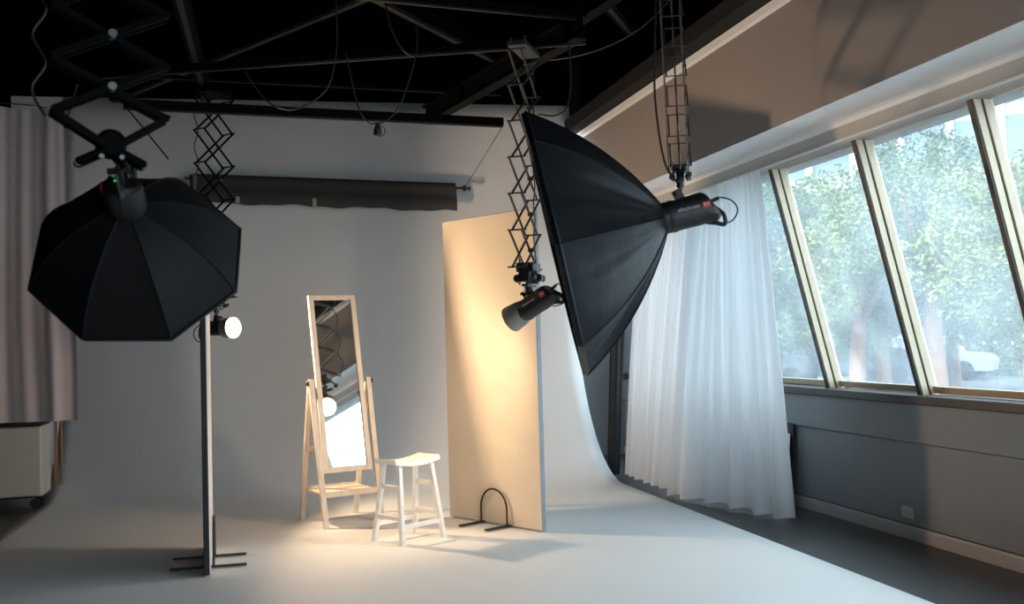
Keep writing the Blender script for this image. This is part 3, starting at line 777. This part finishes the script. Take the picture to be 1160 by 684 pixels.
for lab, pts in (
    ('cable sagging from the ceiling beside the left scissor hanger', [(-.1, 6.8, 3.3), (.024, 6.8, 3.122), (.14, 6.8, 3.06), (.251, 6.8, 3.069), (.38, 6.8, 3.15), (.456, 6.8, 3.265), (.50, 6.8, 3.5), (.5, 6.8, 3.8)]),
    ('cable looping down from the upper middle ceiling rail', [(.84, 6.85, 3.82), (.86, 6.8, 3.65), (.917, 6.8, 3.523), (.98, 6.8, 3.455), (1.06, 6.85, 3.46)]),
    ('cable loop holding a small black clip below the long rail', [(.56, 6.8, 3.45), (.628, 6.8, 3.104), (.69, 6.8, 2.99), (.743, 6.8, 2.975), (.833, 6.8, 3.007), (.93, 6.8, 3.14), (1.03, 6.8, 3.45), (1.06, 6.9, 3.68)]),
    ('cable hanging beside the middle scissor hanger', [(2.124, 6.8, 3.6), (2.13, 6.8, 3.3), (2.09, 6.8, 3.12), (2.0, 6.8, 3.06), (1.9, 6.85, 3.08)]),
    ('thin wire slanting down behind the left scissor hanger', [(-.86, 7.0, 3.09), (-.60, 7.0, 2.75)]),
    ('cable drooping across the dark ceiling at right', [(2.15, 8.5, 3.9), (2.6, 8.0, 3.85), (2.95, 7.6, 3.95), (3.2, 7.3, 4.2)])):
    o = MB().tube(spline(pts, 6), .006, 6).build('hanging_cable', 'iron'); tag(o, lab, 'cable')
t = thing('cable_clip', 'small black clip hanging from the cable loop below the long rail', 'clip', (.76, 6.8, 2.93))
MB().lathe([(0, 0), (.02, .005), (.028, .03), (.022, .075), (.008, .09), (0, .09)], (.755, 6.8, 2.885), (.1, 0, 1), 12, cap=False).build('body', 'iron', t)
MB().tube(spline([(.76, 6.8, 2.965), (.80, 6.8, 2.95), (.805, 6.8, 2.91), (.775, 6.8, 2.885)], 5), .004, 6).build('hook', 'iron', t)

# ---------------------------------------------------------------- things by the right wall
t = thing('wall_socket', 'small cream power socket low on the grey wall', 'socket', (XW, 6.55, .19))
MB().box((XW - .006, 6.43, .19), (.012, .125, .082), ch=.003).build('plate', 'outlet', t)
rg = MB().lathe([(.0, .0), (.021, 0), (.021, .004), (.018, .004), (.017, .001), (0, .001)], (XW - .012, 6.43, .19), (-1, 0, 0), 20, cap=False).build('socket_ring', 'outlet', t)
for s in (-1, 1): MB().lathe([(0, 0), (.003, 0), (.003, .0015), (0, .0015)], (XW - .0132, 6.43 + s * .009, .19), (-1, 0, 0), 8, cap=False).build('socket_hole', 'groove', rg)
t = thing('leaning_board', 'dark board leaning on the low wall behind the curtain', 'board', (4.3, 7.9, 0))
MB().box((4.375, 8.12, .36), (.02, .36, .70), Matrix.Rotation(radians(4), 3, 'Y'), .003).build('panel', 'boardblack', t)
t = thing('leaning_card', 'white card leaning in front of the dark board by the curtain', 'card', (4.2, 7.95, 0))
MB().box((4.30, 8.11, .32), (.012, .40, .62), Matrix.Rotation(radians(7), 3, 'Y'), .002).build('sheet', 'boardwhite', t)

# ---------------------------------------------------------------- outside
b = MB(); b.add([(4.8, -10, -.15), (90, -10, -.15), (90, 110, -.15), (4.8, 110, -.15), (4.8, -10, -.3), (90, -10, -.3), (90, 110, -.3), (4.8, 110, -.3)],
    [(0, 1, 2, 3), (7, 6, 5, 4), (0, 4, 5, 1), (1, 5, 6, 2), (2, 6, 7, 3), (3, 7, 4, 0)])
struct(b.build('ground', 'asphalt'), 'grey street outside the windows')
def crown_mesh(seed, R, H, n, size, m):
    r = random.Random(seed); bl = [(V((0, 0, 0)), 1)]
    for _ in range(26):
        g = r.uniform(0, 2 * pi); q = r.uniform(.25, 1); z = r.uniform(-1, 1)
        bl.append((V((cos(g) * R * .75 * q * sqrt(max(0, 1 - z * z * .6)), sin(g) * R * .75 * q * sqrt(max(0, 1 - z * z * .6)), z * H * .42)), r.uniform(.22, .42)))
    b = MB()
    for _ in range(n):
        c, k = r.choice(bl[1:]); d = V((r.gauss(0, 1), r.gauss(0, 1), r.gauss(0, 1))).normalized() * R * k * r.uniform(.6, 1)
        p = c + d; a = V((r.gauss(0, 1), r.gauss(0, 1), r.gauss(0, .6))).normalized(); w = a.cross(V((r.gauss(0, 1), r.gauss(0, 1), r.gauss(0, 1)))).normalized()
        s = size * r.uniform(.6, 1.3)
        b.add([p - a * s, p - w * s * .45, p + a * s, p + w * s * .45], [(0, 1, 2, 3)])
    return b
crowns = {}
def tree(label, x, y, hc, R, H, kind, seed, trunk=.16, lean=0, group='leafy trees outside the windows'):
    t = thing('street_tree', label, 'tree', (x, y, -.15), group)
    k = (kind, R, H)
    if k not in crowns:
        o = crown_mesh(seed, R, H, 26000, .052, kind).build('foliage', kind); crowns[k] = o
    else:
        o = crowns[k].copy(); C.objects.link(o)
    o.parent = t; o.location = (0, 0, hc + .15); o.rotation_euler.z = seed
    q = MB(); r = random.Random(seed)
    top = V((x + lean, y, hc))
    q.tube(spline([(x, y, -.2), (x + lean * .3, y + .05, hc * .35), (x + lean * .7, y - .05, hc * .7), top], 4), [trunk * (1.15 - .6 * i / 12) for i in range(13)], 9)
    q.build('trunk', 'bark', t)
    for i in range(5):
        g = r.uniform(0, 6.28); st = V((x + lean * .5, y, hc * .5)); e = top + V((cos(g) * R * .6, sin(g) * R * .6, r.uniform(-.2, .5) * H * .5))
        MB().tube(bez(st, (st + e) / 2 + V((0, 0, .3)), e, 6), [trunk * .5 * (1 - .11 * i_) for i_ in range(7)], 6).build('branch', 'bark', t)
tree('leafy tree with a pale trunk behind the second window pane', 11.9, 18.8, 3.0, 2.2, 3.4, 'leafy', 1, .17, .2)
tree('full green tree with reddish trunk behind the third window pane', 13.4, 18.2, 3.5, 2.3, 4.4, 'leaf', 2, .20, -.2)
tree('yellow-green tree nearest the building at the right window pane', 12.9, 15.0, 2.7, 1.9, 3.2, 'leafy', 3, .15, .1)
tree('leafy tree partly behind the white curtain', 10.2, 20.2, 3.1, 2.2, 3.4, 'leaf', 4, .16, 0)
tree('rear green tree between the second and third panes', 15.6, 23.4, 3.2, 2.6, 3.8, 'leaf', 5, .18, 0)
tree('rear green tree low behind the third pane', 18.6, 24.6, 3.5, 2.6, 3.8, 'leaf', 6, .18, 0)
tree('rear tree at far right of the panes', 19.2, 21.2, 3.3, 2.6, 3.8, 'leaf', 7, .18, 0)
tree('rear tree glimpsed beside the white curtain', 13.6, 25.4, 3.3, 2.6, 3.8, 'leaf', 8, .18, 0)
b = MB(); r = random.Random(11)
for _ in range(9000):
    u = r.random(); p = V((15 + 16 * u, 37 - 15 * u, r.uniform(-.1, 2.1))) + V((r.gauss(0, .35), r.gauss(0, .35), 0))
    a = V((r.gauss(0, 1), r.gauss(0, 1), r.gauss(0, .6))).normalized(); w = a.cross(V((r.gauss(0, 1), r.gauss(0, 1), r.gauss(0, 1)))).normalized()
    b.add([p - a * .17, p - w * .09, p + a * .17, p + w * .09], [(0, 1, 2, 3)])
tag(b.build('hedge', 'hedge'), 'dark green hedge across the street beyond the cars', 'hedge', kind='stuff')
def building(label, A, B, z1, depth, floors, bays, m='render', wm='bwin'):
    A, B = V((*A, 0)), V((*B, 0)); d = (B - A).normalized(); n = V((d.y, -d.x, 0)); n = -n if n.dot(-A) < 0 else n
    t = thing('office_building', label, 'building', tuple((A + B) / 2), None)
    L_ = (B - A).length; R = Matrix((d, n, V((0, 0, 1)))).transposed() if True else None
    if R.determinant() < 0: R = Matrix((d, -n, V((0, 0, 1)))).transposed()
    MB().box((A + B) / 2 - n * depth / 2 + V((0, 0, z1 / 2 - .2)), (L_, depth, z1), R, .05).build('wall', m, t)
    fh = z1 / floors
    for f_ in range(floors):
        zc = fh * (f_ + .58)
        MB().box((A + B) / 2 + n * .15 + V((0, 0, fh * (f_ + .12))), (L_, .4, fh * .18), R, .02).build('ledge', 'concrete', t)
        for k in range(bays):
            c = A + d * (L_ * (k + .5) / bays)
            MB().box(c + n * .02 + V((0, 0, zc)), (L_ / bays * .86, .08, fh * .5), R, .01).build('window', wm, t)
    for k in range(bays + 1):
        MB().box(A + d * (L_ * k / bays) + n * .12 + V((0, 0, z1 / 2)), (.35, .3, z1), R, .02).build('pier', m, t)
building('pale office building with rows of blue-grey windows beyond the trees', (12, 56), (44, 24), 26, 10, 7, 22)
def car(label, c, ang, m, L_=4.4, W_=1.8, H=1.45):
    c = V(c); x = V((cos(ang), sin(ang), 0)); y = V((-sin(ang), cos(ang), 0)); t = thing('parked_car', label, 'car', tuple(c), 'cars parked across the street')
    def side(pts): return [(p[0] * L_, p[1] * H) for p in pts]
    body = side([(-.5, .22), (-.48, .5), (-.42, .58), (-.25, .62), (.28, .60), (.46, .54), (.5, .42), (.49, .2)])
    cab = side([(-.40, .58), (-.30, .95), (-.2, 1), (.08, 1), (.16, .94), (.29, .60)])
    MB().prism(body, c - y * W_ / 2, x, (0, 0, 1), y * W_).build('body', m, t)
    MB().prism(cab, c - y * W_ * .43, x, (0, 0, 1), y * W_ * .86).build('cabin', m, t)
    for s in (-1, 1):
        MB().prism(side([(-.35, .63), (-.28, .9), (-.08, .93), (-.08, .63)]), c + y * s * (W_ * .43 + .005), x, (0, 0, 1), y * s * .01).build('side_window', 'bwin', t)
        MB().prism(side([(-.05, .63), (-.05, .93), (.08, .93), (.15, .88), (.24, .63)]), c + y * s * (W_ * .43 + .005), x, (0, 0, 1), y * s * .01).build('side_window', 'bwin', t)
        for k in (-.31, .31):
            MB().lathe([(0, -.1), (.28, -.1), (.32, -.06), (.32, .06), (.28, .1), (0, .1)], c + x * L_ * k + y * s * (W_ / 2 - .08) + V((0, 0, .32)), y, 18, cap=False).build('wheel', 'tyre', t)
car('dark blue parked car seen through the second window pane', (16.6, 26.6, -.15), radians(-45), 'carblue', H=1.9, L_=4.8)
car('white parked car low behind the third window pane', (20.4, 28.6, -.15), radians(-45), 'carwhite')
SKY, SUN, EA, EB = 6.4, 7.0, 85, 300
# ---------------------------------------------------------------- light
w = bpy.data.worlds.new('sky'); sc.world = w; w.use_nodes = True
bg = w.node_tree.nodes['Background']; bg.inputs['Color'].default_value = (.75, .88, 1, 1); bg.inputs['Strength'].default_value = SKY
def light(name, typ, loc, dirv, energy, col, **k):
    l = bpy.data.lights.new(name, typ); o = bpy.data.objects.new(name, l); C.objects.link(o)
    o.location = loc; o.rotation_euler = V(dirv).to_track_quat('-Z', 'Y').to_euler(); l.energy = energy; l.color = col
    for a, v in k.items(): setattr(l, a, v)
    return o
light('sun', 'SUN', (0, 0, 20), (.62, .42, -.62), SUN, (1, .93, .80), angle=radians(1))
warm = (1, .70, .43)
light('lamp_a', 'SPOT', pA + dA * .135, dA, EA, warm, spot_size=radians(138), spot_blend=1.0, shadow_soft_size=.06)
light('lamp_b', 'SPOT', pB + dB * .125, V((.93, -.30, .02)), EB, warm, spot_size=radians(152), spot_blend=.35, shadow_soft_size=.06)
# daylight portals in the window openings
for i in range(len(YM) - 1):
    y1, y0 = YM[i], YM[i + 1]; c = sp((y0 + y1) / 2, .5, .16)
    l = bpy.data.lights.new('window_portal', 'AREA'); o = bpy.data.objects.new('window_portal', l); C.objects.link(o)
    l.shape = 'RECTANGLE'; l.size = (y1 - y0); l.size_y = (S1 - S0).length; l.cycles.is_portal = True
    R_ = Matrix((V((0, 1, 0)), (-outn).cross(V((0, 1, 0))) * -1, outn)).transposed()
    o.matrix_world = Matrix.Translation(c) @ R_.to_4x4()

# ---------------------------------------------------------------- camera
cam = bpy.data.cameras.new('camera'); co = bpy.data.objects.new('camera', cam); C.objects.link(co); sc.camera = co
Xc = V((0.9714574376512584, 0.01852514090290237, -0.23648946273899668)); Yc = V((-0.23555914979169892, -0.04221490139636182, -0.9709427321163218)); Zc = V((-0.027970230271909174, 0.9989367954253277, -0.03664621350035107))
R = Matrix((Xc, Yc, Zc))      # rows: world axes in camera space -> columns are camera axes in world
co.matrix_world = Matrix.Translation((0, 0, 1.5)) @ R.to_4x4()
cam.sensor_width = 36; cam.lens = 1150 / 1160 * 36; cam.clip_end = 300
cam.dof.use_dof = True; cam.dof.focus_distance = 7.6; cam.dof.aperture_fstop = 2.4
vs = sc.view_settings
vs.view_transform = 'Standard'; vs.look = 'None'; vs.gamma = 1; vs.use_curve_mapping = False; vs.exposure = 0
sc.display_settings.display_device = 'sRGB'
sc.cycles.use_denoising = True
sc.cycles.max_bounces = 8; sc.cycles.diffuse_bounces = 5; sc.cycles.transparent_max_bounces = 16; sc.cycles.sample_clamp_indirect = 6
sc.cycles.caustics_reflective = False; sc.cycles.caustics_refractive = False
for o in bpy.data.objects:
    if '_o' in o.keys(): del o['_o']
